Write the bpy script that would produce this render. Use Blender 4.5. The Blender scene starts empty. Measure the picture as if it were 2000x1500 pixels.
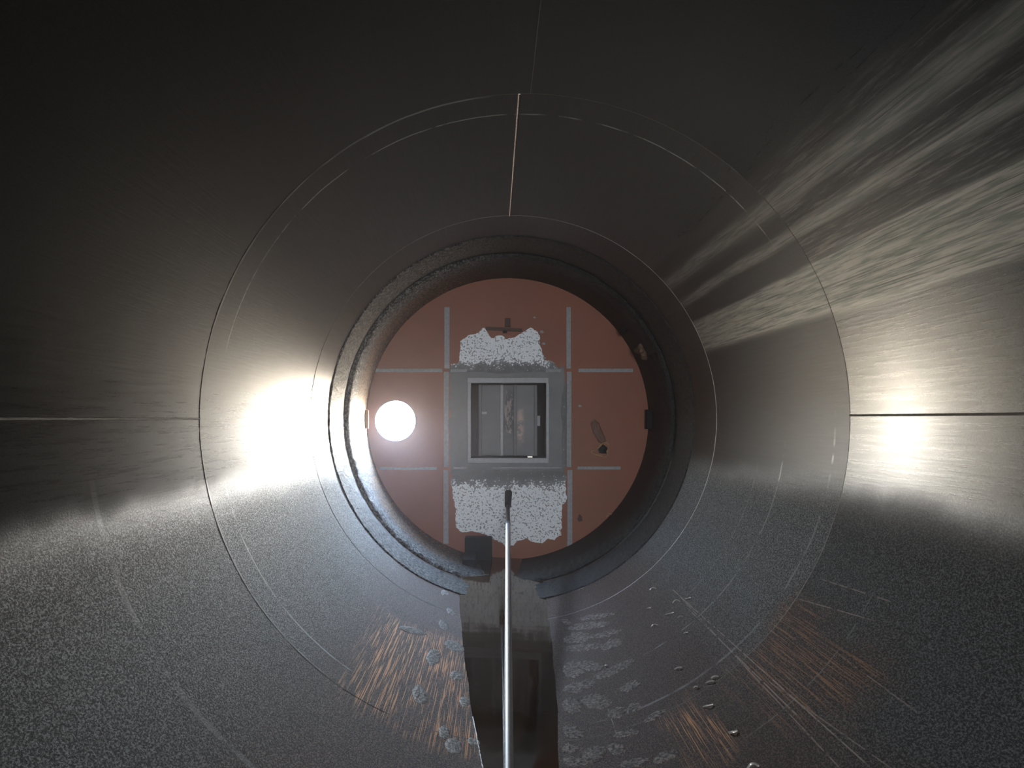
import bpy, bmesh, math, random
from mathutils import Vector, noise as mnoise

# ------------------------------------------------------------------ camera, daylight, exposure
S = bpy.context.scene
COL = S.collection
R = 1.75            # vessel radius (m); its axis runs along +Y at x = 0, z = R
F = 1503.0          # focal length in pixels of the 2000 px wide frame
VX, VY = 965.0, 818.0
CX, CZ = -0.166, R

cam_d = bpy.data.cameras.new('camera')
cam_d.sensor_fit = 'HORIZONTAL'
cam_d.sensor_width = 36.0
cam_d.lens = 36.0 * F / 2000.0
cam_d.shift_x = (1000 - VX) / 2000.0
cam_d.shift_y = (VY - 750) / 2000.0
cam_d.clip_start = 0.02
cam = bpy.data.objects.new('camera', cam_d)
cam.location = (CX, 0, CZ)
cam.rotation_euler = (math.pi / 2, 0, 0)
COL.objects.link(cam)
S.camera = cam

S.view_settings.view_transform = 'Standard'
S.view_settings.look = 'None'
S.view_settings.gamma = 1.0
S.view_settings.use_curve_mapping = False
S.view_settings.exposure = 0.0
S.cycles.sample_clamp_indirect = 12.0
S.cycles.max_bounces = 8
S.cycles.diffuse_bounces = 5
S.cycles.glossy_bounces = 5

SKY = 190.0
REAR_FILL = 70.0  # added fill brightness from behind the camera
w = bpy.data.worlds.new('daylight')
S.world = w
w.use_nodes = True
w.cycles.sampling_method = 'AUTOMATIC'
wt = w.node_tree
wt.nodes.clear()
wo = wt.nodes.new('ShaderNodeOutputWorld')
wb = wt.nodes.new('ShaderNodeBackground')
wc = wt.nodes.new('ShaderNodeTexCoord')
ws = wt.nodes.new('ShaderNodeSeparateXYZ')
wm = wt.nodes.new('ShaderNodeMapRange')
wm.inputs['From Min'].default_value = -1
wr = wt.nodes.new('ShaderNodeValToRGB')
el = wr.color_ramp.elements
el[0].position = 0.0;  el[0].color = (.16, .13, .10, 1)
el[1].position = 1.0;  el[1].color = (1.35, 1.95, 2.9, 1)
for p, c in ((.40, (.22, .19, .15, 1)), (.485, (.62, .55, .45, 1)), (.52, (1.0, .95, .87, 1)), (.62, (.80, .90, 1.0, 1))):
    e = el.new(p); e.color = c
wt.links.new(wc.outputs['Generated'], ws.inputs[0])
wt.links.new(ws.outputs['Z'], wm.inputs['Value'])
wt.links.new(wm.outputs[0], wr.inputs[0])
wx = wt.nodes.new('ShaderNodeMix'); wx.data_type = 'RGBA'
wy = wt.nodes.new('ShaderNodeMapRange'); wy.inputs['From Min'].default_value = -.2; wy.inputs['From Max'].default_value = .1
wt.links.new(ws.outputs['Y'], wy.inputs['Value'])
wt.links.new(wy.outputs[0], wx.inputs['Factor'])
wx.inputs[6].default_value = (.88, .93, 1.0, 1)
wt.links.new(wr.outputs[0], wx.inputs[7])
wt.links.new(wx.outputs[2], wb.inputs['Color'])
# unseen rear opening passes added fill light to the plate; front nozzle sees open sky
wd = wt.nodes.new('ShaderNodeMapRange'); wd.interpolation_type = 'SMOOTHSTEP'
wd.inputs['From Min'].default_value = -.25; wd.inputs['From Max'].default_value = .15
wd.inputs['To Min'].default_value = REAR_FILL; wd.inputs['To Max'].default_value = SKY
wt.links.new(ws.outputs['Y'], wd.inputs['Value'])
wt.links.new(wd.outputs[0], wb.inputs['Strength'])
wt.links.new(wb.outputs[0], wo.inputs['Surface'])

def pix(px, py, d):
    return Vector((CX + (px - VX) / F * d, d, CZ - (py - VY) / F * d))

DA, DB, DEND = F * R / 635.0, F * R / 397.0, 9.30
DBACK = -10.0  # shell lengthened behind the camera so the rear fill favours the end plate
HOLE = pix(772, 822, DEND)
HOLE_R = 39.0 / F * DEND

def portal(name, loc, size, facing):
    l = bpy.data.lights.new(name, 'AREA')
    l.shape = 'RECTANGLE'; l.size = size; l.size_y = size
    l.cycles.is_portal = True
    o = bpy.data.objects.new(name, l)
    o.location = loc
    o.rotation_euler = (math.radians(-90 * facing), 0, 0)   # area lights shine down -Z
    COL.objects.link(o)
    return o
portal('daylight_portal', (HOLE.x, DEND + 0.16, HOLE.z), 2.1 * HOLE_R, 1)
BACK_R = 1.2  # unseen rear opening, widened to soften the fill light
BACK_C = Vector((0.1, DBACK, R - 0.1))
portal('daylight_portal', (BACK_C.x, DBACK - 0.1, BACK_C.z), 2.1 * BACK_R, -1)

# ------------------------------------------------------------------ helpers
def tag(o, label=None, cat=None, group=None, kind=None):
    if label: o['label'] = label
    if cat: o['category'] = cat
    if group: o['group'] = group
    if kind: o['kind'] = kind
    return o

def link(name, bm, mat, parent=None, smooth=False):
    me = bpy.data.meshes.new(name)
    bm.normal_update()
    bm.to_mesh(me); bm.free()
    if smooth:
        for p in me.polygons: p.use_smooth = True
        me.set_sharp_from_angle(angle=math.radians(35))
    me.materials.append(mat)
    o = bpy.data.objects.new(name, me)
    COL.objects.link(o)
    if parent is not None:
        o.parent = parent
        o.location = -parent.location
    return o

def empty(name, loc, label, cat, group=None):
    o = bpy.data.objects.new(name, None)
    o.location = loc
    o.empty_display_size = .1
    COL.objects.link(o)
    return tag(o, label, cat, group)

def box(bm, lo, hi, bev=0.0):
    r = bmesh.ops.create_cube(bm, size=1.0)
    vs = r['verts']
    for v in vs:
        v.co = Vector([(lo[i] + hi[i]) / 2 + v.co[i] * (hi[i] - lo[i]) for i in range(3)])
    if bev > 0:
        es = list({e for v in vs for e in v.link_edges})
        bmesh.ops.bevel(bm, geom=es, offset=bev, segments=2, affect='EDGES', profile=.6)

def lathe(bm, prof, seg=256, closed=True, jitter=None):
    """prof: list of (y, r) revolved about the vessel axis"""
    rings = []
    for y, r in prof:
        ring = []
        for k in range(seg):
            a = 2 * math.pi * k / seg
            rr, yy = r, y
            if jitter: rr, yy = jitter(a, y, r)
            ring.append(bm.verts.new((rr * math.cos(a), yy, R + rr * math.sin(a))))
        rings.append(ring)
    n = len(rings)
    for i in range(n if closed else n - 1):
        A, B = rings[i], rings[(i + 1) % n]
        for k in range(seg):
            k2 = (k + 1) % seg
            bm.faces.new((A[k], B[k], B[k2], A[k2]))
    bmesh.ops.recalc_face_normals(bm, faces=bm.faces[:])

def tube(bm, p0, p1, r0, r1=None, seg=20, cap=True):
    r1 = r0 if r1 is None else r1
    d = (p1 - p0)
    q = d.to_track_quat('Z', 'Y')
    A, B = [], []
    for k in range(seg):
        a = 2 * math.pi * k / seg
        u = q @ Vector((math.cos(a), math.sin(a), 0))
        A.append(bm.verts.new(p0 + u * r0)); B.append(bm.verts.new(p1 + u * r1))
    for k in range(seg):
        k2 = (k + 1) % seg
        bm.faces.new((A[k], A[k2], B[k2], B[k]))
    if cap:
        bm.faces.new(A[::-1]); bm.faces.new(B)

def curve_tube(bm, pts, r, seg=8):
    rings = []
    n = len(pts)
    for i, p in enumerate(pts):
        d = (pts[min(i + 1, n - 1)] - pts[max(i - 1, 0)]).normalized()
        q = d.to_track_quat('Z', 'Y')
        rr = r(i / (n - 1)) if callable(r) else r
        rings.append([bm.verts.new(p + q @ Vector((rr * math.cos(2 * math.pi * k / seg), rr * math.sin(2 * math.pi * k / seg), 0))) for k in range(seg)])
    for A, B in zip(rings, rings[1:]):
        for k in range(seg):
            k2 = (k + 1) % seg
            bm.faces.new((A[k], A[k2], B[k2], B[k]))
    bm.faces.new(rings[0][::-1]); bm.faces.new(rings[-1])

# ------------------------------------------------------------------ material kit
class N:
    def __init__(s, name):
        s.m = bpy.data.materials.new(name)
        s.m.use_nodes = True
        s.t = s.m.node_tree
        s.t.nodes.clear()
        s.out = s.t.nodes.new('ShaderNodeOutputMaterial')
        s.p = s.t.nodes.new('ShaderNodeBsdfPrincipled')
        s.t.links.new(s.p.outputs[0], s.out.inputs['Surface'])
        s.co = s.t.nodes.new('ShaderNodeTexCoord').outputs['Object']
    def put(s, sock, v):
        if hasattr(v, 'is_linked') or isinstance(v, bpy.types.NodeSocket):
            s.t.links.new(v, sock)
        else:
            if sock.type == 'RGBA' and len(v) == 3: v = (*v, 1)
            sock.default_value = v
    def set(s, **k):
        names = dict(col='Base Color', metal='Metallic', rough='Roughness', aniso='Anisotropic', arot='Anisotropic Rotation',
                     tan='Tangent', nrm='Normal', spec='Specular IOR Level', ior='IOR', trans='Transmission Weight', coat='Coat Weight', coatr='Coat Roughness')
        for a, v in k.items(): s.put(s.p.inputs[names[a]], v)
        return s
    def math(s, op, a, b=0.0, c=0.0):
        n = s.t.nodes.new('ShaderNodeMath'); n.operation = op
        for i, v in enumerate((a, b, c)): s.put(n.inputs[i], v)
        return n.outputs[0]
    def sep(s, v=None):
        n = s.t.nodes.new('ShaderNodeSeparateXYZ'); s.put(n.inputs[0], v or s.co); return n.outputs
    def scale(s, v, sc, off=(0, 0, 0)):
        n = s.t.nodes.new('ShaderNodeMapping'); s.put(n.inputs['Vector'], v)
        n.inputs['Scale'].default_value = sc; n.inputs['Location'].default_value = off
        return n.outputs[0]
    def noise(s, v, scale, detail=3, rough=.55, dist=0.0):
        n = s.t.nodes.new('ShaderNodeTexNoise'); s.put(n.inputs['Vector'], v)
        n.inputs['Scale'].default_value = scale; n.inputs['Detail'].default_value = detail
        n.inputs['Roughness'].default_value = rough; n.inputs['Distortion'].default_value = dist
        return n.outputs['Fac']
    def voro(s, v, scale, feat='F1'):
        n = s.t.nodes.new('ShaderNodeTexVoronoi'); s.put(n.inputs['Vector'], v); n.feature = feat
        n.inputs['Scale'].default_value = scale
        return n.outputs['Distance']
    def step(s, v, a, b, lo=0.0, hi=1.0):
        n = s.t.nodes.new('ShaderNodeMapRange'); n.interpolation_type = 'SMOOTHSTEP'
        s.put(n.inputs['Value'], v)
        for k, x in (('From Min', a), ('From Max', b), ('To Min', lo), ('To Max', hi)): s.put(n.inputs[k], x)
        if isinstance(a, (int, float)) and isinstance(b, (int, float)) and a > b:
            n.inputs['From Min'].default_value = b; n.inputs['From Max'].default_value = a
            n.inputs['To Min'].default_value = hi; n.inputs['To Max'].default_value = lo
        return n.outputs[0]
    def band(s, v, a, b, soft):
        return s.math('MULTIPLY', s.step(v, a - soft, a + soft), s.step(v, b + soft, b - soft))
    def mix(s, f, a, b):
        n = s.t.nodes.new('ShaderNodeMix'); n.data_type = 'RGBA'
        s.put(n.inputs['Factor'], f); s.put(n.inputs[6], a); s.put(n.inputs[7], b)
        return n.outputs[2]
    def mixf(s, f, a, b):
        n = s.t.nodes.new('ShaderNodeMix'); n.data_type = 'FLOAT'
        s.put(n.inputs['Factor'], f); s.put(n.inputs[2], a); s.put(n.inputs[3], b)
        return n.outputs[0]
    def mul(s, *a):
        r = a[0]
        for b in a[1:]: r = s.math('MULTIPLY', r, b)
        return r
    def bump(s, h, strength, dist=.01, nrm=None):
        n = s.t.nodes.new('ShaderNodeBump'); s.put(n.inputs['Height'], h); s.put(n.inputs['Strength'], strength)
        n.inputs['Distance'].default_value = dist
        if nrm is not None: s.put(n.inputs['Normal'], nrm)
        return n.outputs[0]
    def tangent(s):
        n = s.t.nodes.new('ShaderNodeTangent'); n.direction_type = 'RADIAL'; n.axis = 'Y'
        return n.outputs[0]

def shell_point(u, v, h=0.0):
    d = Vector(((u - VX) / F, 1, -(v - VY) / F))
    a = d.x ** 2 + d.z ** 2; b = 2 * CX * d.x; c = CX ** 2 - R ** 2
    t = (-b + math.sqrt(b * b - 4 * a * c)) / (2 * a)
    p = Vector((CX, 0, CZ)) + d * t
    rad = Vector((p.x, 0, p.z - R)); rad.normalize()
    return p - rad * h
SCRATCH = [(1312, 1150, 1690, 1490, .8), (1328, 1165, 1640, 1500, .6), (1345, 1190, 1560, 1400, .8), (1500, 1330, 1740, 1500, .5), (1560, 1170, 1700, 1210, .7),
           (1600, 1130, 1740, 1175, .6), (1640, 1280, 1790, 1390, .5), (1180, 1360, 1206, 1440, .7)]

def shell_mat(name, course):
    n = N(name)
    X, Y, Z = n.sep()
    zc = n.math('SUBTRACT', Z, R)
    th = n.math('MULTIPLY', n.math('ARCTAN2', zc, X), 57.29578)          # degrees: 0 right, 90 top, -90 bottom
    side = n.math('DIVIDE', zc, R)                                        # sine of the angle round the shell
    vL = n.scale(n.co, (1, .045, 1))                                      # long streaks down the vessel
    vS = n.scale(n.co, (1, .18, 1))
    fine = n.noise(n.co, 160, 3, .7)
    grain = n.noise(n.scale(n.co, (1, .6, 1)), 140, 4, .8)
    big = n.noise(n.co, 1.7, 4, .6)
    st_f = n.noise(vL, 60, 4, .7)
    st_m = n.noise(vL, 14, 3, .6)
    # hoop-wise brushing of the sheet: fine lines round the shell
    hoop = n.noise(n.scale(n.co, (1, .03, 1), (5, 5, 5)), 70, 3, .7)
    wob = n.math('MULTIPLY', n.math('SUBTRACT', big, .5), 16)
    thw = n.math('ADD', th, wob)
    # --- mill-bright sheet and the dark baked-on coat
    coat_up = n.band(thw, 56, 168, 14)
    low_side = n.math('ADD', side, n.math('MULTIPLY', n.math('SUBTRACT', big, .5), .09))
    crust = n.step(low_side, -.15, -.36)                                   # rough gritty lower half
    deep = n.step(low_side, -.60, -.86)                                    # brown walked-on bottom
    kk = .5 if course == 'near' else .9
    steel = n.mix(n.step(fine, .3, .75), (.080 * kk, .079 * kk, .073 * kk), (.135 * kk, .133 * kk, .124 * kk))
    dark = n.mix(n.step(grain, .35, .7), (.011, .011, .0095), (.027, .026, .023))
    # stripes dragged lengthways through the coat on the upper right
    s1 = n.band(n.math('ADD', th, n.math('MULTIPLY', st_m, 3)), 40.5, 44.5, 1.6)
    s2 = n.band(n.math('ADD', th, n.math('MULTIPLY', st_m, 4)), 35.5, 37.6, .9)
    s3 = n.band(n.math('ADD', th, n.math('MULTIPLY', st_m, 4)), 19.6, 30.5, .8)
    s4 = n.mul(n.band(th, 19, 46, 3), n.step(st_f, .42, .7), .55 if course == 'near' else .18)
    clean_s = n.math('MAXIMUM', n.math('MAXIMUM', s4, n.mul(s1, .75)), n.math('MAXIMUM', n.mul(s2, .8), s3))
    fan = n.band(th, 19, 47, 1.5)
    if course == 'near':
        base_dirt = n.math('MAXIMUM', n.mul(coat_up, .93), n.mul(fan, n.math('SUBTRACT', .50, n.mul(clean_s, .50))))
    elif course == 'middle':
        lo_r = n.band(th, -20, 19, 1.2)
        base_dirt = n.math('MAXIMUM', n.mul(coat_up, .9), n.math('MAXIMUM', n.mul(lo_r, .88), n.mul(fan, n.math('SUBTRACT', .85, n.mul(clean_s, .8)))))
    else:
        base_dirt = n.math('MAXIMUM', n.mul(n.band(th, -60, 150, 8), .92), n.mul(coat_up, .9))
    hatch = n.math('MULTIPLY', n.step(st_f, .35, .65), n.step(clean_s, .1, .6))
    base_dirt = n.math('ADD', base_dirt, n.math('MULTIPLY', n.math('SUBTRACT', st_f, .5), .7))
    base_dirt = n.math('MINIMUM', n.math('MAXIMUM', base_dirt, 0.0), 1.0)
    pale = n.mul(fan, clean_s, n.math('SUBTRACT', 1.0, n.step(th, 20, 10)))
    steel = n.mix(pale, steel, n.mix(n.step(st_f, .36, .64), (.17, .192, .172), (.40, .388, .355)))
    nick = n.mul(n.step(n.noise(n.scale(n.co, (1, .008, 1), (2, 9, 4)), 120, 2, .6), .57, .64), fan, .6)
    base_dirt = n.math('MAXIMUM', base_dirt, nick)
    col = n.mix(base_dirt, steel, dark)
    # --- gritty crust
    gr = n.step(grain, .44, .62)
    gk = .52 if course == 'near' else 1.0  # near grit darkened in colour to offset the rear fill light
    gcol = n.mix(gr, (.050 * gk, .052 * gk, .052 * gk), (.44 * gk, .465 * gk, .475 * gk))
    brown = n.mix(gr, (.042, .025, .018), (.21, .112, .07))
    # copper-coloured scratches where the grit was dragged off
    zl = n.mul(n.band(n.math('ADD', Y, n.math('MULTIPLY', big, .8)), 4.45, 6.3, .15), n.band(n.math('ADD', X, n.math('MULTIPLY', big, .3)), -.85, -.02, .08))
    zr = n.mul(n.band(n.math('ADD', Y, n.math('MULTIPLY', big, .8)), 3.8, 4.55, .12), n.band(n.math('ADD', X, n.math('MULTIPLY', big, .3)), .86, 1.06, .05))
    zr2 = n.mul(n.band(n.math('ADD', Y, n.math('MULTIPLY', big, .8)), 3.5, 4.6, .2), n.band(n.math('ADD', X, n.math('MULTIPLY', big, .3)), 1.25, 1.62, .08), .7)
    zone = n.math('MAXIMUM', zl, n.math('MAXIMUM', zr, zr2))
    sc = n.math('MULTIPLY', n.step(n.noise(n.scale(n.co, (1, .013, 1), (3, 1, 7)), 170, 2, .6), .53, .60), zone)
    brown = n.mix(sc, brown, (.72, .38, .19))
    gcol = n.mix(n.math('MAXIMUM', deep, zone), gcol, brown)
    col = n.mix(crust, col, gcol)
    # pale hoop scuffs left by a scraper; lines beside the girth weld paint its bright arc
    def hoopline(y0, w_, a0, a1, k, dash):
        d = n.math('ABSOLUTE', n.math('SUBTRACT', n.math('ADD', Y, n.math('MULTIPLY', n.math('SUBTRACT', n.noise(n.scale(n.co, (1, 0, 1)), 5, 2), .5), .02)), y0))
        l = n.step(d, w_, w_ * .4)
        l = n.mul(l, n.band(th, a0, a1, 4), n.step(n.noise(n.scale(n.co, (1, 0, 1), (y0, 0, 0)), dash, 3), .40, .55))
        return n.mul(l, k)
    if course == 'near':
        hl = n.math('MAXIMUM', hoopline(3.0, .027, -170, -128, .30, 3.5), hoopline(3.5, .008, -60, -25, .3, 9))
    elif course == 'middle':
        hl = n.math('MAXIMUM', hoopline(4.42, .012, -171, -120, .8, 2), hoopline(4.42, .010, 38, 165, .8, 7))
        hl = n.math('MAXIMUM', hl, n.math('MAXIMUM', hoopline(5.05, .014, -60, -8, .6, 8), hoopline(4.32, .016, -75, -2, .5, 5)))
        hl = n.math('MAXIMUM', hl, n.math('MAXIMUM', hoopline(5.5, .010, -50, -12, .35, 12), n.math('MAXIMUM', hoopline(DA + .012, .013, 98, 162, .65, 1.5), hoopline(DA + .012, .013, -170, -122, .6, 1.5))))
    else:
        hl = 0.0
    scr_ = 0.0
    if course != 'far':
        scr_ = []
        for (xa, ya, xb, yb, k) in SCRATCH:
            pa, pb = shell_point(xa, ya), shell_point(xb, yb)
            ta, tb_ = [math.degrees(math.atan2(p.z - R, p.x)) for p in (pa, pb)]
            sl = (tb_ - ta) / (pb.y - pa.y)
            dd = n.math('ABSOLUTE', n.math('SUBTRACT', th, n.math('ADD', n.math('MULTIPLY', n.math('SUBTRACT', Y, pa.y), sl), ta)))
            l = n.mul(n.step(dd, .13, .05), n.band(Y, min(pa.y, pb.y), max(pa.y, pb.y), .05), k)
            scr_.append(n.mul(l, n.step(n.noise(n.co, 14, 2), .35, .5)))
        m_ = scr_[0]
        for q in scr_[1:]: m_ = n.math('MAXIMUM', m_, q)
        col = n.mix(m_, col, (.62, .50, .42))
    if course != 'far':
        col = n.mix(hl, col, (.55, .56, .55))
    crq = n.math('MINIMUM', n.math('MULTIPLY', crust, 5.0), 1.0)
    metal = n.mixf(crq, n.mixf(base_dirt, n.mixf(pale, .95, .75), .25), n.mixf(sc, .2, .9))
    rough = n.mixf(crust, n.mixf(base_dirt, n.mixf(pale, n.mixf(hoop, .22, .34), .46), .40), n.mixf(gr, .62, .42))
    h = n.math('ADD', n.mul(fine, n.mixf(crust, .12, .3)), n.mul(grain, n.mixf(crust, .05, 1.0)))
    nr = n.bump(h, n.mixf(crust, .10, .55), .02)
    nr = n.bump(hoop, n.mixf(crust, .05, .0), .01, nr)
    n.set(col=col, metal=metal, rough=rough, aniso=n.mixf(crust, .3, .0), arot=0.0, tan=n.tangent(), nrm=nr, coat=n.mul(n.math('SUBTRACT', 1.0, crust), n.math('SUBTRACT', 1.0, base_dirt), n.math('SUBTRACT', 1.0, pale), .12), coatr=.16)
    return n.m

M = {}
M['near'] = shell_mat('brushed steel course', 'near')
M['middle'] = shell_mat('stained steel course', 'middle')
M['far'] = shell_mat('dark steel course', 'far')

def plain(name, col, rough=.6, metal=0.0, var=.35, scale=20, bump=.2, dist=.005):
    n = N(name)
    f = n.noise(n.co, scale, 5, .65)
    c = n.mix(f, tuple(x * (1 - var) for x in col), tuple(min(1, x * (1 + var)) for x in col))
    n.set(col=c, rough=n.mixf(f, max(.02, rough - .1), min(1, rough + .1)), metal=metal, nrm=n.bump(n.noise(n.co, scale * 5, 3), bump, dist))
    return n.m
M['weld'] = plain('weld bead', (.32, .31, .29), .4, .9, .4, 60, .5)
M['weld_dark'] = plain('dark weld bead', (.16, .15, .13), .45, .8, .5, 60, .5)
M['weld_bright'] = plain('bright weld bead', (.62, .55, .52), .3, .9, .3, 60, .5)
M['grey'] = plain('dull grey steel', (.10, .10, .104), .55, .3, .4, 9, .2)
M['grey_light'] = plain('scuffed grey steel', (.20, .20, .207), .5, .35, .4, 25, .3)
M['grey_dark'] = plain('dark steel', (.05, .052, .055), .6, .2, .4, 9, .2)
M['near_black'] = plain('near black iron', (.006, .006, .006), .9, 0, .5, 14, .4)  # near black; also stands in for shade inside the torn hole and chute
M['rust_iron'] = plain('rusted iron', (.075, .042, .032), .7, .2, .5, 30, .4)
M['ochre'] = plain('ochre rusted edge', (.36, .22, .10), .75, .0, .5, 45, .5)
M['chrome'] = plain('worn bright steel', (.85, .83, .84), .5, 1.0, .2, 40, .05)

# end plate: red oxide primer, bare grey about the square hatch
n = N('red oxide primer')
X, Y, Z = n.sep()
big = n.noise(n.co, 2.2, 4, .6)
fine = n.noise(n.co, 120, 3, .6)
prim = n.mix(big, (.19, .060, .026), (.29, .092, .042))
prim = n.mix(n.mul(n.step(fine, .4, .8), .35), prim, (.12, .035, .02))
def pxx(v): return CX + (v - VX) / F * DEND
def pzz(v): return CZ - (v - VY) / F * DEND
jig = n.math('MULTIPLY', n.math('SUBTRACT', n.noise(n.co, 9, 5, .7), .5), .12)
gm = n.mul(n.band(n.math('ADD', X, jig), pxx(878), pxx(1103), .015), n.band(n.math('ADD', Z, jig), pzz(925), pzz(716), .02))
gcol = n.mix(n.noise(n.co, 7, 5, .65), (.042, .042, .045), (.110, .109, .111))
col = n.mix(gm, prim, gcol)
n.set(col=col, rough=n.mixf(gm, .62, .5), metal=n.mixf(gm, 0, .3), nrm=n.bump(fine, .12, .004))
M['plate'] = n.m

# white mineral crust with dark pin holes
def crust_mat(name, zf, soft, lowcut, X0):
    n = N(name)
    X, Y, Z = n.sep()
    v = n.scale(n.co, (1, .2, 1))
    sp = n.noise(v, 44, 2, .6)
    bigp = n.noise(v, 9, 4, .6)
    # bare grey shows through more towards the hatch
    f = n.step(n.math('ADD', Z, n.math('MULTIPLY', n.math('SUBTRACT', bigp, .5), .35)), zf - soft, zf + soft)
    if lowcut: f = n.math('SUBTRACT', 1.0, f)
    thr = n.mixf(f, .42, .72)
    hole = n.math('LESS_THAN', sp, thr)
    pits = n.step(n.voro(v, 11), .10, .06)
    c = n.mix(n.noise(v, 20, 3), (.78, .81, .85), (.90, .92, .95))
    g = n.mix(bigp, (.075, .075, .08), (.16, .16, .16))
    c = n.mix(n.mul(hole, n.mixf(f, .8, 1)), c, g)
    c = n.mix(n.mul(pits, n.step(n.noise(v, 3, 2), .5, .6), .8), c, (.07, .06, .06))
    n.set(col=c, rough=.6, nrm=n.bump(sp, .5, .006))
    return n.m
M['crust_low'] = crust_mat('white lime crust', pzz(945), .10, False, 0)
M['crust_up'] = crust_mat('grey white crust', pzz(712), .09, True, 0)
M['strip'] = plain('pale seam strip', (.27, .27, .28), .6, .1, .5, 30, .4)

# residue ring
n = N('baked asphalt crust')
X, Y, Z = n.sep()
a = n.noise(n.co, 38, 4, .8)
gr = n.step(a, .47, .58)
left = n.step(X, .2, -.9)  # nozzle-lit left side painted paler; its ochre speckle is real
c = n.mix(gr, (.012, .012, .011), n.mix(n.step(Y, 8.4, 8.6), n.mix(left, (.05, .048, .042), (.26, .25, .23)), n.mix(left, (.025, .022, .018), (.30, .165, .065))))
n.set(col=c, rough=.55, metal=.2, nrm=n.bump(a, .7, .03))
M['residue'] = n.m

# murky water
n = N('murky standing water')
rip = n.noise(n.co, 5, 2)
n.set(col=n.mix(n.noise(n.co, 1.5, 3), (.050, .030, .016), (.085, .052, .028)), rough=n.mixf(n.noise(n.co, 2.2, 3), .02, .10), ior=1.33, spec=.5, nrm=n.bump(rip, .03, .02))
M['water'] = n.m

# dried mud
n = N('dried pale mud')
a = n.noise(n.co, 55, 4, .7); b = n.noise(n.co, 16, 3, .6)
c = n.mix(n.step(a, .38, .62), (.16, .14, .12), (.62, .59, .56))
n.set(col=c, rough=.5, spec=.6, nrm=n.bump(a, .6, .008))
M['mud'] = n.m
n = N('brown mud smear')
a = n.noise(n.scale(n.co, (1, 1, 1)), 48, 4, .7)
c = n.mix(n.step(a, .40, .66), (.06, .042, .034), (.46, .36, .31))
n.set(col=c, rough=.6, spec=.4, nrm=n.bump(a, .7, .008))
M['smear'] = n.m
M['scrap'] = plain('pale shaving', (.82, .78, .70), .4, .6, .2, 40, .1)

# ------------------------------------------------------------------ vessel shell
T = .03
def course(name, y0, y1, mat):
    bm = bmesh.new()
    k = 8
    ys = [y0 + (y1 - y0) * i / k for i in range(k + 1)]
    lathe(bm, [(y, R) for y in ys] + [(y, R + T) for y in ys[::-1]], 288)
    return tag(link(name, bm, mat, smooth=True), kind='structure')
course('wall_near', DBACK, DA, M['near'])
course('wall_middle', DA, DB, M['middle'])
course('wall_far', DB, DEND, M['far'])

# girth welds (torus-like beads, slightly uneven) and lengthwise welds
random.seed(4)
def girth(name, y, r, mat):
    bm = bmesh.new()
    def jit(a, yy, rr):
        return rr + .0012 * mnoise.noise(Vector((math.cos(a) * 40, math.sin(a) * 40, y))), yy + .004 * mnoise.noise(Vector((math.cos(a) * 9, math.sin(a) * 9, y)))
    prof = [(y + r * math.cos(t), R + .0015 - r * .55 * math.sin(t)) for t in [i * math.pi / 5 for i in range(6)]]
    lathe(bm, prof + [(y - r, R + .004), (y + r, R + .004)], 360, True, jit)
    return tag(link(name, bm, mat, smooth=True), kind='structure')
girth('trim_1', DA, .005, M['weld_dark'])
girth('trim_2', DB, .007, M['weld'])
def seam(name, ang, y0, y1, r, mat):
    bm = bmesh.new()
    pts = []
    for i in range(61):
        t = i / 60
        a = math.radians(ang) + .0006 * mnoise.noise(Vector((t * 30, ang, 0)))
        pts.append(Vector(((R + .001) * math.cos(a), y0 + (y1 - y0) * t, R + (R + .001) * math.sin(a))))
    curve_tube(bm, pts, r, 8)
    return tag(link(name, bm, mat, smooth=True), kind='structure')
seam('trim_3', 180.0, DBACK, DA, .006, M['weld_dark'])
seam('trim_4', .6, DBACK, DA, .006, M['weld_dark'])
seam('trim_5', 91.0, DA, DB, .007, M['weld_bright'])
seam('trim_6', 89.0, DBACK, DA, .0022, M['weld_dark'])

# baked residue liner in front of the end plate
bm = bmesh.new()
prof = []
for i in range(9): prof.append((7.36 + .64 * i / 8, R - .012 - .010 * math.sin(math.pi * i / 8)))
bm2prof = prof + [(8.02, R + .01), (7.34, R + .01)]
def jr(a, y, r):
    if r > R: return r, y
    q = Vector((math.cos(a) * 34, math.sin(a) * 34, y * 20))
    return r + .006 * mnoise.noise(q) + .003 * mnoise.noise(q * 3), y + .01 * mnoise.noise(q * .5)
lathe(bm, bm2prof, 420, True, jr)
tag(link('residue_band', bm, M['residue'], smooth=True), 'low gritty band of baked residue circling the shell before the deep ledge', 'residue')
bm = bmesh.new()
prof = [(8.13, R + .01), (8.13, R - .012), (8.15, R - .032), (8.19, R - .044), (8.24, R - .050), (8.30, R - .053)]
for i in range(1, 9): prof.append((8.30 + 1.0 * i / 8, R - .053 + .002 * i / 8))
prof += [(DEND, R + .01)]
def jl(a, y, r):
    if r > R: return r, y
    q = Vector((math.cos(a) * 30, math.sin(a) * 30, y * 18))
    k = max(.1, 1 - max(0, y - 8.35) / .35)
    return r + k * (.009 * mnoise.noise(q) + .005 * mnoise.noise(q * 2.7)), y + k * .016 * mnoise.noise(q * .4)
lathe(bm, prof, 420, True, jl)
tag(link('residue_ledge', bm, M['residue'], smooth=True), 'thick crusted ledge of residue ringing the red end plate', 'residue')

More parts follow.
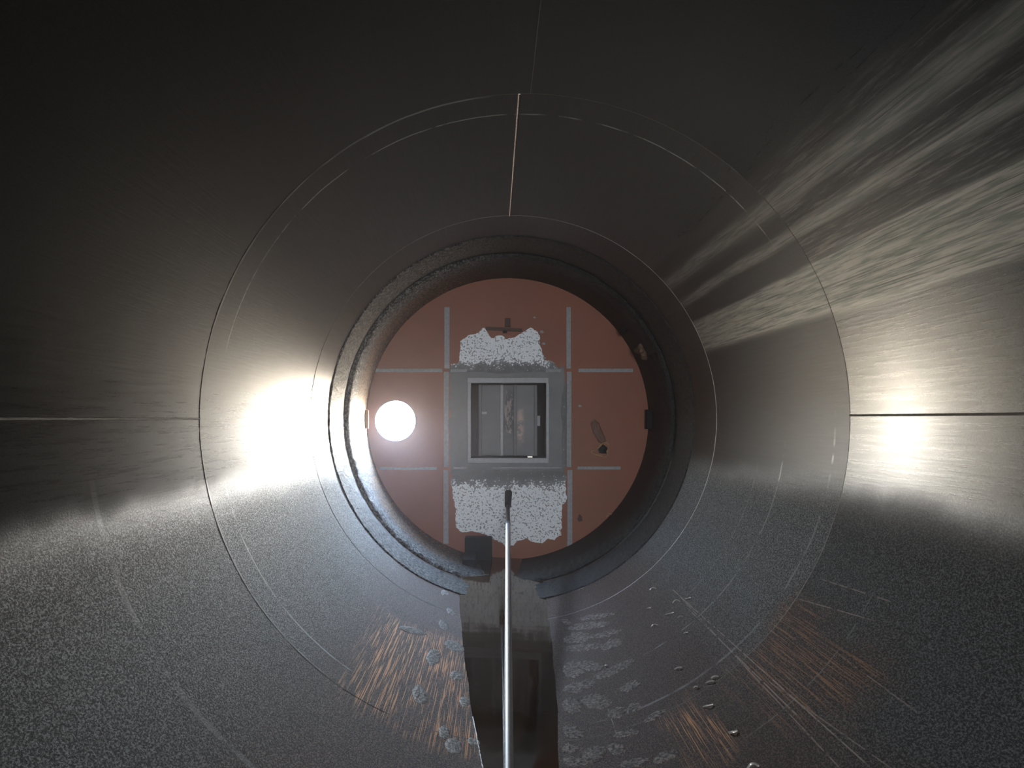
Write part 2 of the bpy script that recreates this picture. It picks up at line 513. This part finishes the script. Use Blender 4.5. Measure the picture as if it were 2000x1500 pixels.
# ------------------------------------------------------------------ end plate with square hatch hole and round hole
HX0, HX1, HZ0, HZ1 = pxx(919), pxx(1068), pzz(894), pzz(748)
def plate(name, y0, y1, rad, circle=None, rect=None, mat=None, center=(0, R)):
    cu = bpy.data.curves.new(name, 'CURVE')
    cu.dimensions = '2D'; cu.fill_mode = 'BOTH'; cu.extrude = (y1 - y0) / 2
    def poly(pts):
        sp = cu.splines.new('POLY'); sp.points.add(len(pts) - 1)
        for p, (x, z) in zip(sp.points, pts): p.co = (x, z, 0, 1)
        sp.use_cyclic_u = True
    poly([(center[0] + rad * math.cos(2 * math.pi * k / 192), center[1] + rad * math.sin(2 * math.pi * k / 192)) for k in range(192)])
    if circle: poly([(circle[0] + circle[2] * math.cos(2 * math.pi * k / 72), circle[1] + circle[2] * math.sin(2 * math.pi * k / 72)) for k in range(72)])
    if rect: poly([(rect[0], rect[2]), (rect[1], rect[2]), (rect[1], rect[3]), (rect[0], rect[3])])
    tmp = bpy.data.objects.new(name + '_outline', cu)
    COL.objects.link(tmp)
    dg = bpy.context.evaluated_depsgraph_get()
    me = bpy.data.meshes.new_from_object(tmp.evaluated_get(dg))
    bpy.data.objects.remove(tmp)
    for v in me.vertices: v.co = Vector((v.co.x, (y0 + y1) / 2 + v.co.z, v.co.y))
    me.materials.clear(); me.materials.append(mat)
    me.name = name
    o = bpy.data.objects.new(name, me)
    COL.objects.link(o)
    return tag(o, kind='structure')
end = plate('wall_end', DEND, DEND + .02, R + T, (HOLE.x, HOLE.z, HOLE_R), (HX0, HX1, HZ0, HZ1), M['plate'])
back = plate('wall_back', DBACK - .02, DBACK, R + T, (BACK_C.x, BACK_C.z, BACK_R), None, M['grey_dark'])

# round nozzle the daylight comes through
bm = bmesh.new()
seg = 72
for (ra, rb) in ((HOLE_R, HOLE_R + .012),):
    rr = [(DEND - .006, ra), (DEND + .12, ra), (DEND + .12, rb), (DEND - .006, rb)]
    rings = [[bm.verts.new((HOLE.x + r * math.cos(2 * math.pi * k / seg), y, HOLE.z + r * math.sin(2 * math.pi * k / seg))) for k in range(seg)] for y, r in rr]
    for i in range(4):
        A, B = rings[i], rings[(i + 1) % 4]
        for k in range(seg):
            bm.faces.new((A[k], B[k], B[(k + 1) % seg], A[(k + 1) % seg]))
bmesh.ops.recalc_face_normals(bm, faces=bm.faces[:])
tag(link('round_nozzle', bm, M['grey'], smooth=False), 'round open pipe nozzle blazing with daylight at the left of the red plate', 'pipe opening')

# pale seam strips welded on the plate
def strip(x0, y0, x1, y1, t=.008):
    bm = bmesh.new()
    a, b = pix(x0, y1, DEND), pix(x1, y0, DEND)
    box(bm, (a.x, DEND - t, a.z), (b.x, DEND + .002, b.z), .003)
    for v in bm.verts: v.co.x += .004 * mnoise.noise(Vector((v.co.x * 9, v.co.z * 9, 0)))
    return link('seam_strip', bm, M['strip'], end)
strip(868, 600, 878, 720); strip(867, 726, 877, 912); strip(866, 918, 876, 1062)
strip(1106, 600, 1115, 720); strip(1107, 726, 1116, 912); strip(1108, 918, 1118, 1075)
strip(728, 720, 864, 727); strip(880, 721, 912, 727); strip(1066, 721, 1096, 727); strip(1130, 720, 1236, 727)
strip(742, 912, 853, 918); strip(885, 912, 912, 916); strip(960, 912, 1098, 915); strip(1128, 911, 1212, 917)

# ------------------------------------------------------------------ square hatch
hatch = empty('square_hatch', (pxx(994), DEND, HZ0), 'square grey framed hatch with two upright gate panels in the middle of the red plate', 'hatch')
def fbox(name, x0, y0, x1, y1, d0, d1, mat, parent, bev=.004):
    bm = bmesh.new()
    a, b = pix(x0, y1, DEND), pix(x1, y0, DEND)
    box(bm, (a.x, d0, a.z), (b.x, d1, b.z), bev)
    return link(name, bm, mat, parent)
fbox('rail', 913, 738, 1071, 748.5, DEND - .055, DEND + .012, M['grey_light'], hatch)
fbox('rail', 913, 894, 1071, 904, DEND - .055, DEND + .012, M['grey_light'], hatch)
fbox('jamb', 913, 748.5, 920, 894, DEND - .05, DEND + .012, M['grey_light'], hatch)
fbox('jamb', 1066, 748.5, 1072, 894, DEND - .05, DEND + .012, M['grey_light'], hatch)

ch = hatch
CD = DEND + .62      # depth of the back of the chute
def cbox(name, x0, y0, x1, y1, d0, d1, mat, parent=ch, bev=.003):
    """box given in metres"""
    bm = bmesh.new(); box(bm, (x0, d0, y0), (x1, d1, y1), bev); return link(name, bm, mat, parent)
m = .012
cbox('side_wall', HX0 - m - .02, HZ0 - m - .02, HX0 - m, HZ1 + m + .02, DEND + .018, CD, M['grey_dark'], ch, 0)
cbox('side_wall', HX1 + m, HZ0 - m - .02, HX1 + m + .02, HZ1 + m + .02, DEND + .018, CD, M['grey_dark'], ch, 0)
cbox('bottom_wall', HX0 - m - .01, HZ0 - m - .02, HX1 + m + .01, HZ0 - m, DEND + .018, CD, M['grey_dark'], ch, 0)
cbox('top_wall', HX0 - m - .01, HZ1 + m, HX1 + m + .01, HZ1 + m + .02, DEND + .018, CD, M['grey_dark'], ch, 0)
cbox('back_wall', HX0 - m - .02, HZ0 - m - .02, HX1 + m + .02, HZ1 + m + .02, CD - .006, CD + .01, M['near_black'], ch, 0)
def dx(px, d): return CX + (px - VX) / F * d
def dz(py, d): return CZ - (py - VY) / F * d
DG = DEND + .42
zg0, zg1 = HZ0 + .005, HZ1 - .005
# rust-stained gate panel
n = N('gate panel steel')
X, Y, Z = n.sep()
c = n.mix(n.noise(n.co, 6, 5, .6), (.045, .045, .048), (.095, .095, .098))
spot = n.mul(n.band(X, dx(1010, DG), dx(1022, DG), .03), n.band(Z, dz(862, DG), dz(800, DG), .10), n.step(n.noise(n.co, 14, 4, .7), .38, .58))
c = n.mix(spot, c, n.mix(n.noise(n.co, 30, 3), (.16, .07, .045), (.30, .26, .23)))
n.set(col=c, rough=.5, metal=.35, nrm=n.bump(n.noise(n.co, 90, 3), .12, .004))
M['gate'] = n.m
cbox('gate_panel', dx(941, DG), zg0, dx(979, DG), zg1, DG, DG + .012, M['gate'])
cbox('gate_panel', dx(1009, DG), zg0, dx(1045, DG), zg1, DG, DG + .012, M['gate'])
for px in (935, 977, 1003, 1043):
    g = cbox('guide_bar', dx(px, DG), zg0, dx(px + 6, DG), zg1, DG - .05, DG + .02, M['grey_light' if px in (977,) else 'grey'])
# scaly centre channel
n = N('scaling steel')
f = n.noise(n.scale(n.co, (1, 1, .35)), 28, 5, .75)
c = n.mix(n.step(f, .45, .56), (.09, .09, .095), (.30, .26, .24))
n.set(col=c, rough=.6, metal=.2, nrm=n.bump(f, .8, .01))
M['scale'] = n.m
cbox('centre_channel', dx(983, DG), zg0, dx(1003, DG), zg1, DG + .02, DG + .032, M['grey'])
bm = bmesh.new()
pts = [(989, 762), (993, 770), (1000, 764), (1003, 790), (1003, 830), (1000, 848), (996, 846), (990, 845), (986, 830), (985, 800), (988, 785)]
vs = [bm.verts.new((dx(x, DG), DG + .020, dz(y, DG))) for x, y in pts]
f0 = bm.faces.new(vs)
ex = bmesh.ops.extrude_face_region(bm, geom=[f0])
for g in ex['geom']:
    if isinstance(g, bmesh.types.BMVert): g.co.y -= .012
bmesh.ops.recalc_face_normals(bm, faces=bm.faces[:])
so = link('rust_scale', bm, M['scale'], ch)
cbox('latch_stub', dx(941, DG), dz(809, DG), dx(951, DG), dz(804, DG), DG - .02, DG, M['grey_light'])
cbox('latch_stub', dx(1049, DG), dz(832, DG), dx(1055, DG), dz(812, DG), DG - .02, DG + .005, M['grey_light'])
cbox('loose_chip', dx(1030, DEND + .2), HZ0 - m + .001, dx(1040, DEND + .2), HZ0 + .012, DEND + .18, DEND + .22, M['scrap'])

# ------------------------------------------------------------------ raised patches (star-shaped outlines, thick in the middle)
def patch(bm, outline, centre, place, h, rings=6, jig=0.0, seed=0, sub=3):
    """outline: list of (u, v); place(u, v, height) -> Vector"""
    P = []
    k = len(outline)
    for i in range(k):
        a, b = outline[i], outline[(i + 1) % k]
        for s in range(sub):
            t = s / sub
            u, v = a[0] + (b[0] - a[0]) * t, a[1] + (b[1] - a[1]) * t
            e = mnoise.noise(Vector((u * .13, v * .13, seed))) * jig + mnoise.noise(Vector((u * .4, v * .4, seed + 9))) * jig * .6
            du, dv = u - centre[0], v - centre[1]
            L = math.hypot(du, dv) or 1
            P.append((u + du / L * e, v + dv / L * e))
    rows = []
    for j in range(1, rings + 1):
        t = j / rings
        row = []
        for (u, v) in P:
            uu, vv = centre[0] + (u - centre[0]) * t, centre[1] + (v - centre[1]) * t
            hh = h * (1 - t ** 6) * (.75 + .5 * mnoise.noise(Vector((uu * .22, vv * .22, seed + 3)))) + .0012
            row.append(bm.verts.new(place(uu, vv, hh)))
        rows.append(row)
    c = bm.verts.new(place(centre[0], centre[1], h))
    foot = [bm.verts.new(place(u, v, -.002)) for (u, v) in P]
    rows.append(foot)
    m_ = len(P)
    for i in range(m_):
        bm.faces.new((c, rows[0][i], rows[0][(i + 1) % m_]))
    for A, B in zip(rows, rows[1:]):
        for i in range(m_):
            bm.faces.new((A[i], B[i], B[(i + 1) % m_], A[(i + 1) % m_]))
    bmesh.ops.recalc_face_normals(bm, faces=bm.faces[:])

def on_plate(u, v, h):
    p = pix(u, v, DEND); p.y -= h; return p
on_shell = shell_point

bm = bmesh.new()
patch(bm, [(884, 920), (940, 919), (1000, 918), (1060, 918), (1100, 917), (1106, 930), (1105, 960), (1106, 980), (1099, 985), (1097, 1000), (1097, 1030), (1095, 1045), (1083, 1055), (1070, 1052),
           (1058, 1060), (1040, 1058), (1030, 1052), (1012, 1056), (1002, 1066), (990, 1068), (978, 1060), (962, 1052), (945, 1043), (920, 1038), (902, 1040), (890, 1030), (890, 1010), (888, 990), (884, 965), (881, 950)],
      (995, 985), on_plate, .006, 10, 3, 1, 6)
tag(link('white_crust', bm, M['crust_low'], smooth=False), 'broad bright white crust spread on the plate below the square hatch', 'crust')
bm = bmesh.new()
patch(bm, [(880, 720), (880, 711), (895, 712), (897, 690), (900, 667), (912, 656), (930, 652), (938, 646), (946, 640), (950, 656), (962, 660), (975, 654), (990, 662), (1006, 658), (1018, 651), (1026, 646), (1036, 640), (1048, 646),
           (1054, 656), (1054, 672), (1060, 690), (1062, 704), (1080, 705), (1088, 718), (1092, 722), (1040, 726), (985, 730), (930, 726)],
      (985, 700), on_plate, .005, 9, 2.5, 5, 6)
tag(link('white_crust', bm, M['crust_up'], smooth=False), 'ragged greyish white crust peeling on the plate above the square hatch', 'crust')
bm = bmesh.new()
patch(bm, [(1098, 770), (1106, 745), (1107, 800), (1107, 860), (1106, 912), (1098, 908), (1097, 870), (1099, 830), (1095, 800)], (1103, 840), on_plate, .004, 5, 1.5, 8, 5)
tag(link('white_crust', bm, M['crust_low'], smooth=False), 'narrow upright speckled crust running along the seam right of the hatch', 'crust')
for (x, y, r, lab) in ((1044, 620, 3, 'tiny pale paint chip above the right peak of the upper white crust'), (1058, 648, 4, 'pale paint chip just right of the upper white crust peak'),
                       (1062, 671, 4, 'pale paint chip right of the middle of the upper white crust'), (1064, 699, 3, 'pale paint chip at the lower right corner of the upper white crust'),
                       (1133, 793, 4, 'faint pale scuff chip on the red plate right of the hatch')):
    bm = bmesh.new()
    patch(bm, [(x + r * q[0], y + r * q[1]) for q in ((-1, .1), (-.3, -.8), (.5, -.5), (1.1, .2), (.3, .6), (-.4, .5))], (x, y), on_plate, .003, 2, .8, x, 3)
    tag(link('paint_chip', bm, M['strip']), lab, 'paint chip', 'paint chips on the red plate')

# ------------------------------------------------------------------ brackets and stubs on the plate
tb = empty('tee_bracket', pix(985, 643, DEND), 'dark iron tee bracket welded on the red plate above the hatch', 'bracket')
bm = bmesh.new()
a = pix(949, 645, DEND); b = pix(1020, 639, DEND)
box(bm, (a.x, DEND - .06, a.z), (b.x, DEND + .002, b.z), .004)
for v in bm.verts: v.co.z -= (v.co.x - a.x) * .05
link('cross_bar', bm, M['rust_iron'], tb)
fbox('stem', 986, 622, 997, 639, DEND - .05, DEND + .002, M['rust_iron'], tb)
fbox('bolt_stub', 982, 647, 990, 651, DEND - .03, DEND + .002, M['near_black'], tb, .002)

tab = empty('side_tab', pix(712, 818, 9.2), 'small upright tab with pale ochre face at the left rim beside the bright nozzle', 'tab')
bm = bmesh.new()
a = pix(713, 837, 9.15); b = pix(720, 801, 9.15)
box(bm, (a.x, 9.14, a.z), (b.x, 9.16, b.z), .003); link('face', bm, M['ochre'], tab)
bm = bmesh.new()
a = pix(706, 837, 9.15); b = pix(713, 801, 9.15)
box(bm, (a.x, 9.15, a.z), (b.x, 9.22, b.z), .003); link('shank', bm, M['grey'], tab)

bm = bmesh.new()
a = pix(1263, 838, 9.1); b = pix(1274, 800, 9.1)
box(bm, (a.x, 9.08, a.z), (b.x, 9.16, b.z), .004)
tag(link('side_tab', bm, M['near_black']), 'small black tab at the right rim of the red plate', 'tab')

# lumps of residue and a bent lug on the upper right of the ledge
def lump(name, px, py, d, sx, sy, sz, seed, mat, label, cat, rot=0):
    bm = bmesh.new()
    bmesh.ops.create_icosphere(bm, subdivisions=4, radius=1)
    c = pix(px, py, d)
    ca, sa = math.cos(rot), math.sin(rot)
    for v in bm.verts:
        k = 1 + .35 * mnoise.noise(v.co * 1.6 + Vector((seed, 0, 0))) + .18 * mnoise.noise(v.co * 4 + Vector((0, seed, 0)))
        p = Vector((max(-.75, min(.75, v.co.x)) * sx, v.co.y * sy, max(-.75, min(.75, v.co.z)) * sz)) * k
        v.co = c + Vector((p.x * ca - p.z * sa, p.y, p.x * sa + p.z * ca))
    return tag(link(name, bm, mat, smooth=True), label, cat)
lump('bent_lug', 1262, 683, 8.7, .13, .12, .11, 3, plain('rusted lug', (.15, .09, .055), .7, .1, .5, 40, .4), 'bent rusty lug sticking out of the ledge at the upper right of the plate', 'lug', .5)
lump('residue_lump', 1222, 640, 8.9, .09, .10, .05, 8, M['residue'], 'small pale lump of residue on the ledge above the bent rusty lug', 'residue', .8)
lump('residue_lump', 1283, 690, 8.35, .10, .16, .03, 12, M['residue'], 'flaky lump of residue between the bent lug and the polished stripes', 'residue', .5)

# torn rusted hole in the right of the plate
th_ = empty('torn_hole', pix(1175, 877, DEND), 'torn rusty hole with curled ochre edges in the right of the red plate', 'hole')
bm = bmesh.new()
patch(bm, [(1166, 872), (1172, 870), (1178, 868), (1185, 873), (1187, 880), (1184, 886), (1177, 886), (1170, 885)], (1177, 878), on_plate, .004, 3, .5, 2, 3)
link('black_core', bm, M['near_black'], th_)  # dark patch in place of the shaded opening; the plate is uncut
bm = bmesh.new()
pts = [(1154, 884), (1157, 880), (1163, 879), (1168, 874), (1173, 869), (1178, 865), (1183, 864), (1188, 868), (1189, 875), (1186, 881), (1186, 888), (1180, 893), (1170, 889), (1160, 887), (1154, 884)]
curve_tube(bm, [on_plate(x, y, .014 + .012 * mnoise.noise(Vector((x * .3, y * .3, 0)))) for x, y in pts], lambda t: .010 + .006 * math.sin(t * 31), 7)
link('curled_edge', bm, M['ochre'], th_)
bm = bmesh.new()
patch(bm, [(1153, 826), (1160, 818), (1170, 826), (1178, 845), (1184, 862), (1176, 868), (1168, 862), (1158, 846)], (1168, 846), on_plate, .018, 5, 1.5, 4, 4)
link('dent', bm, plain('bruised primer', (.14, .065, .04), .6, 0, .45, 14, .3), th_)
bm = bmesh.new()
patch(bm, [(1127, 1014), (1132, 1004), (1137, 1009), (1138, 1017), (1131, 1019)], (1132, 1012), on_plate, .004, 3, .6, 3, 3)
tag(link('rust_spot', bm, M['rust_iron']), 'small dark rust spot low on the right of the red plate', 'rust spot')
bm = bmesh.new()
pts = [(1184, 1009), (1188, 1002), (1194, 1004), (1200, 1001), (1205, 1003)]
curve_tube(bm, [on_plate(x, y, .02) for x, y in pts], .008, 6)
tag(link('rust_flake', bm, M['ochre']), 'curled ochre flake at the lower right rim of the red plate', 'rust flake')

# black block standing in for what looks like shadow and reflection at the plate foot
bk = empty('shadow_block', pix(940, 1098, 9.0), 'black block standing in for shadow and reflection at the foot of the plate', 'block')
bm = bmesh.new()
a = pix(908, 1100, 9.1); b = pix(961, 1049, 9.1)
box(bm, (a.x, 9.05, .02), (b.x, 9.20, b.z), .012)
link('upright', bm, M['near_black'], bk)
bm = bmesh.new()
a = pix(905, 1110, 8.8); b = pix(930, 1085, 8.8)
box(bm, (a.x, 8.55, .02), (b.x, 9.06, b.z), .012)
link('foot', bm, M['near_black'], bk)

# ------------------------------------------------------------------ standing water along the bottom
def w_edges(y):
    z = max(.011 + (.072 - .011) * (y - 3.9) / (9.3 - 3.9), .0005)
    hw = math.sqrt(R * R - (R - z) ** 2)
    xc = -.035 - .06 * min(1, max(0, (y - 3.9) / 4.0))
    return (xc - hw + .010 * mnoise.noise(Vector((y * 2.3, 0, 0))) + .003 * mnoise.noise(Vector((y * 11, 3, 0))),
            xc + hw + .010 * mnoise.noise(Vector((y * 2.3, 7, 0))) + .003 * mnoise.noise(Vector((y * 11, 9, 0))))
def floor_z(x): return R - math.sqrt(R * R - x * x)
bm = bmesh.new()
prev = None
ny = 160
for i in range(ny + 1):
    y = 2.95 + (9.295 - 2.95) * i / ny
    xa, xb = w_edges(y)
    za, zb = floor_z(xa), floor_z(xb)
    row = [bm.verts.new((xa + (xb - xa) * k / 8, y, za + (zb - za) * k / 8 + .0005)) for k in range(9)]
    if prev:
        for k in range(8): bm.faces.new((prev[k], prev[k + 1], row[k + 1], row[k]))
    prev = row
water = tag(link('standing_water', bm, M['water'], smooth=True), 'long pool of murky brown water lying along the bottom of the vessel', 'water')

bm = bmesh.new()
pts = []
for i in range(60):
    y = 3.5 + .95 * i / 59
    xa = w_edges(y)[0]
    pts.append(Vector((xa, y, floor_z(xa) + .002)))
curve_tube(bm, pts, lambda t: .0035 + .003 * mnoise.noise(Vector((t * 60, 0, 0))), 6)  # bright tube drawn for the gleam along the water's left edge
link('rim_glint', bm, M['chrome'], water)['label'] = 'bright tube standing in for the glint on the pool rim'

# ------------------------------------------------------------------ steel pole leaning from the floor to the plate
p_top = pix(992, 985, 9.16)
p_end = Vector((-.098, 3.62, .026))
pole = empty('steel_pole', p_end, 'long bright steel pole leaning from the floor against the white crusted plate', 'pole')
pj = p_top.lerp(p_end, .16)
bm = bmesh.new(); tube(bm, pj, p_end, .0255, .0255, 28); link('shaft', bm, M['chrome'], pole, True)
bm = bmesh.new(); tube(bm, p_top, pj.lerp(p_end, -.0), .022, .0225, 24); link('rusty_tip', bm, M['rust_iron'], pole, True)['label'] = 'dark rusted end of the pole'
bm = bmesh.new(); q0 = pix(993, 962, 9.28); tube(bm, q0, p_top.lerp(pj, .08), .045, .038, 24); link('socket', bm, M['near_black'], pole, True)['label'] = 'dark socket on the plate'
bm = bmesh.new(); cdir = (p_end - pj).normalized(); tube(bm, pj - cdir * .03, pj + cdir * .05, .028, .028, 24); link('coupling', bm, M['grey_light'], pole, True)

# ------------------------------------------------------------------ boot prints and mud smears beside the water
def ell(cx, cy, rx, ry, rot=0, k=14):
    c, s = math.cos(rot), math.sin(rot)
    return [(cx + rx * math.cos(t) * c - ry * math.sin(t) * s, cy + rx * math.cos(t) * s + ry * math.sin(t) * c) for t in [2 * math.pi * i / k for i in range(k)]]
prints = [(847, 1284, 14, 16, .3, 'heart shaped pale mud print among the copper scratches left of the water'),
          (820, 1356, 14, 20, -.3, 'squat round pale mud print set farthest left of the water'),
          (868, 1430, 13, 10, .9, 'toe half of the boot print nearest the camera on the left'),
          (886, 1457, 18, 14, .5, 'round heel of the boot print nearest the camera on the left'),
          (892, 1320, 14, 9, .2, 'bright pale mud print touching the left water edge below the heart shaped print'),
          (908, 1371, 10, 9, .6, 'small mud print on the left water edge beside the copper scratches'),
          (925, 1449, 13, 7, .3, 'flat mud print on the left water edge next to the nearest boot heel'),
          (887, 1262, 20, 10, .4, 'dark wide mud print on the left water edge behind the bright one'),
          (806, 1232, 28, 6, .25, 'long streaked white mud scrape left of the water above the copper scratches'),
          (866, 1221, 12, 7, .9, 'comma shaped mud print left of the water just before the weld ring'),
          (880, 1195, 10, 5, .6, 'small mud print where the weld ring meets the water'),
          (868, 1158, 9, 5, .3, 'small oval mud print beyond the weld ring near the residue band')]
for i, (x, y, rx, ry, ro, lab) in enumerate(prints):
    bm = bmesh.new()
    patch(bm, ell(x, y, rx, ry, ro), (x, y), on_shell, .003, 5, 2.2, i * 3.7, 4)
    tag(link('mud_print', bm, M['mud']), lab, 'mud print')

random.seed(11)
smears = [(1150, 1222, 44, 7, -.12), (1165, 1204, 34, 5, -.15), (1185, 1238, 30, 6, -.25), (1128, 1246, 30, 10, -.1), (1196, 1258, 22, 8, -.4), (1140, 1264, 40, 7, -.1),
          (1112, 1308, 22, 16, .0), (1150, 1300, 30, 9, .1), (1208, 1304, 34, 8, -.45), (1184, 1316, 26, 8, -.3), (1128, 1340, 34, 10, -.25), (1232, 1340, 22, 8, -.4),
          (1165, 1370, 28, 14, .1), (1115, 1378, 20, 16, .2), (1238, 1382, 18, 9, -.5), (1205, 1392, 22, 10, -.3), (1112, 1430, 22, 12, .2), (1105, 1462, 16, 10, -.1),
          (1205, 1464, 20, 12, .2), (1160, 1474, 26, 16, -.4), (1280, 1398, 24, 7, -.5), (1300, 1478, 26, 10, -.4), (1224, 1432, 26, 7, -.2), (1098, 1150, 22, 5, -.2), (1076, 1214, 9, 5, .3), (1240, 1490, 30, 9, -.2), (1120, 1488, 24, 10, .1)]
place_w = ['hugging the right water edge', 'a step right of the water', 'well right of the water']
for i, (x, y, rx, ry, ro) in enumerate(smears):
    x = max(x, 1098 + rx)
    bm = bmesh.new()
    patch(bm, ell(x, y, rx, ry, ro, 18), (x, y), on_shell, .0025, 5, 4.0, 50 + i * 2.3, 4)
    o = link('mud_smear', bm, M['smear'])
    tag(o, None, 'mud smear', 'mud smears right of the water')
    M.setdefault('_smears', []).append((o, x, y, rx, ry))
import_sm = M.pop('_smears')
order = sorted(import_sm, key=lambda s: s[2])
ordn = ['farthest', 'second farthest', 'third farthest', 'fourth farthest', 'fifth farthest', 'sixth farthest', 'seventh farthest', 'eighth farthest', 'ninth farthest', 'tenth farthest',
        'eleventh farthest', 'twelfth farthest', 'thirteenth farthest', 'fourteenth farthest', 'thirteenth nearest', 'twelfth nearest', 'eleventh nearest', 'tenth nearest', 'ninth nearest', 'eighth nearest',
        'seventh nearest', 'sixth nearest', 'fifth nearest', 'fourth nearest', 'third nearest', 'second nearest', 'nearest']
for (o, x, y, rx, ry), w_ in zip(order, ordn):
    shape = 'rounded' if rx < 2.2 * ry else 'long'
    pl = place_w[0] if x < 1130 else place_w[1] if x < 1190 else place_w[2]
    o['label'] = '%s brown mud smear %s, %s of the smears' % (shape, pl, w_)

# pale curled shavings scattered on the lower right
scr = [(1276, 1150, 12), (1322, 1174, 14), (1345, 1171, 10), (1268, 1190, 8), (1309, 1201, 16), (1279, 1222, 12), (1326, 1307, 14), (1341, 1238, 8), (1388, 1334, 16), (1384, 1382, 20), (1433, 1434, 16), (1397, 1324, 14), (1330, 1206, 10), (1360, 1344, 8), (1472, 1496, 22), (1184, 1302, 5)]
scr.sort(key=lambda s: s[1])
for i, (x, y, L) in enumerate(scr):
    bm = bmesh.new()
    r_ = random.Random(i)
    k = r_.uniform(-.5, .5)
    pts = [on_shell(x + (t - .5) * L, y + (t - .5) * L * -.25 + k * L * (t - .5) ** 2 * 2, .006 + .006 * math.sin(t * 3.1)) for t in [j / 7 for j in range(8)]]
    curve_tube(bm, pts, .0035 if y < 1400 else .005, 5)
    lab = 'pale curled shaving on the lower right shell, %s from the camera' % (['farthest', 'second farthest', 'third farthest', 'fourth farthest', 'fifth farthest', 'sixth farthest', 'seventh farthest', 'eighth farthest', 'eighth nearest', 'seventh nearest', 'sixth nearest', 'fifth nearest', 'fourth nearest', 'third nearest', 'second nearest', 'nearest'][i])
    tag(link('metal_shaving', bm, M['scrap']), lab, 'shaving', 'shavings scattered on the lower right')

# ------------------------------------------------------------------ lens veil haze filling the vessel, added for the lens glow round the nozzle
n = N('lens veil haze')
n.t.nodes.remove(n.p)
v = n.t.nodes.new('ShaderNodeVolumeScatter')
v.inputs['Density'].default_value = .0070
v.inputs['Anisotropy'].default_value = .80
v.inputs['Color'].default_value = (.88, .87, 1, 1)
n.t.links.new(v.outputs[0], n.out.inputs['Volume'])
bm = bmesh.new()
lathe(bm, [(DBACK + .05, 1.60), (DEND - .08, 1.60)], 96, False)
bm.verts.ensure_lookup_table()
bm.faces.new(bm.verts[:96]); bm.faces.new(bm.verts[96:192])
bmesh.ops.recalc_face_normals(bm, faces=bm.faces[:])
tag(link('veil_haze', bm, n.m), 'thin haze added to imitate the lens glow around the bright nozzle', 'haze', None, 'stuff')
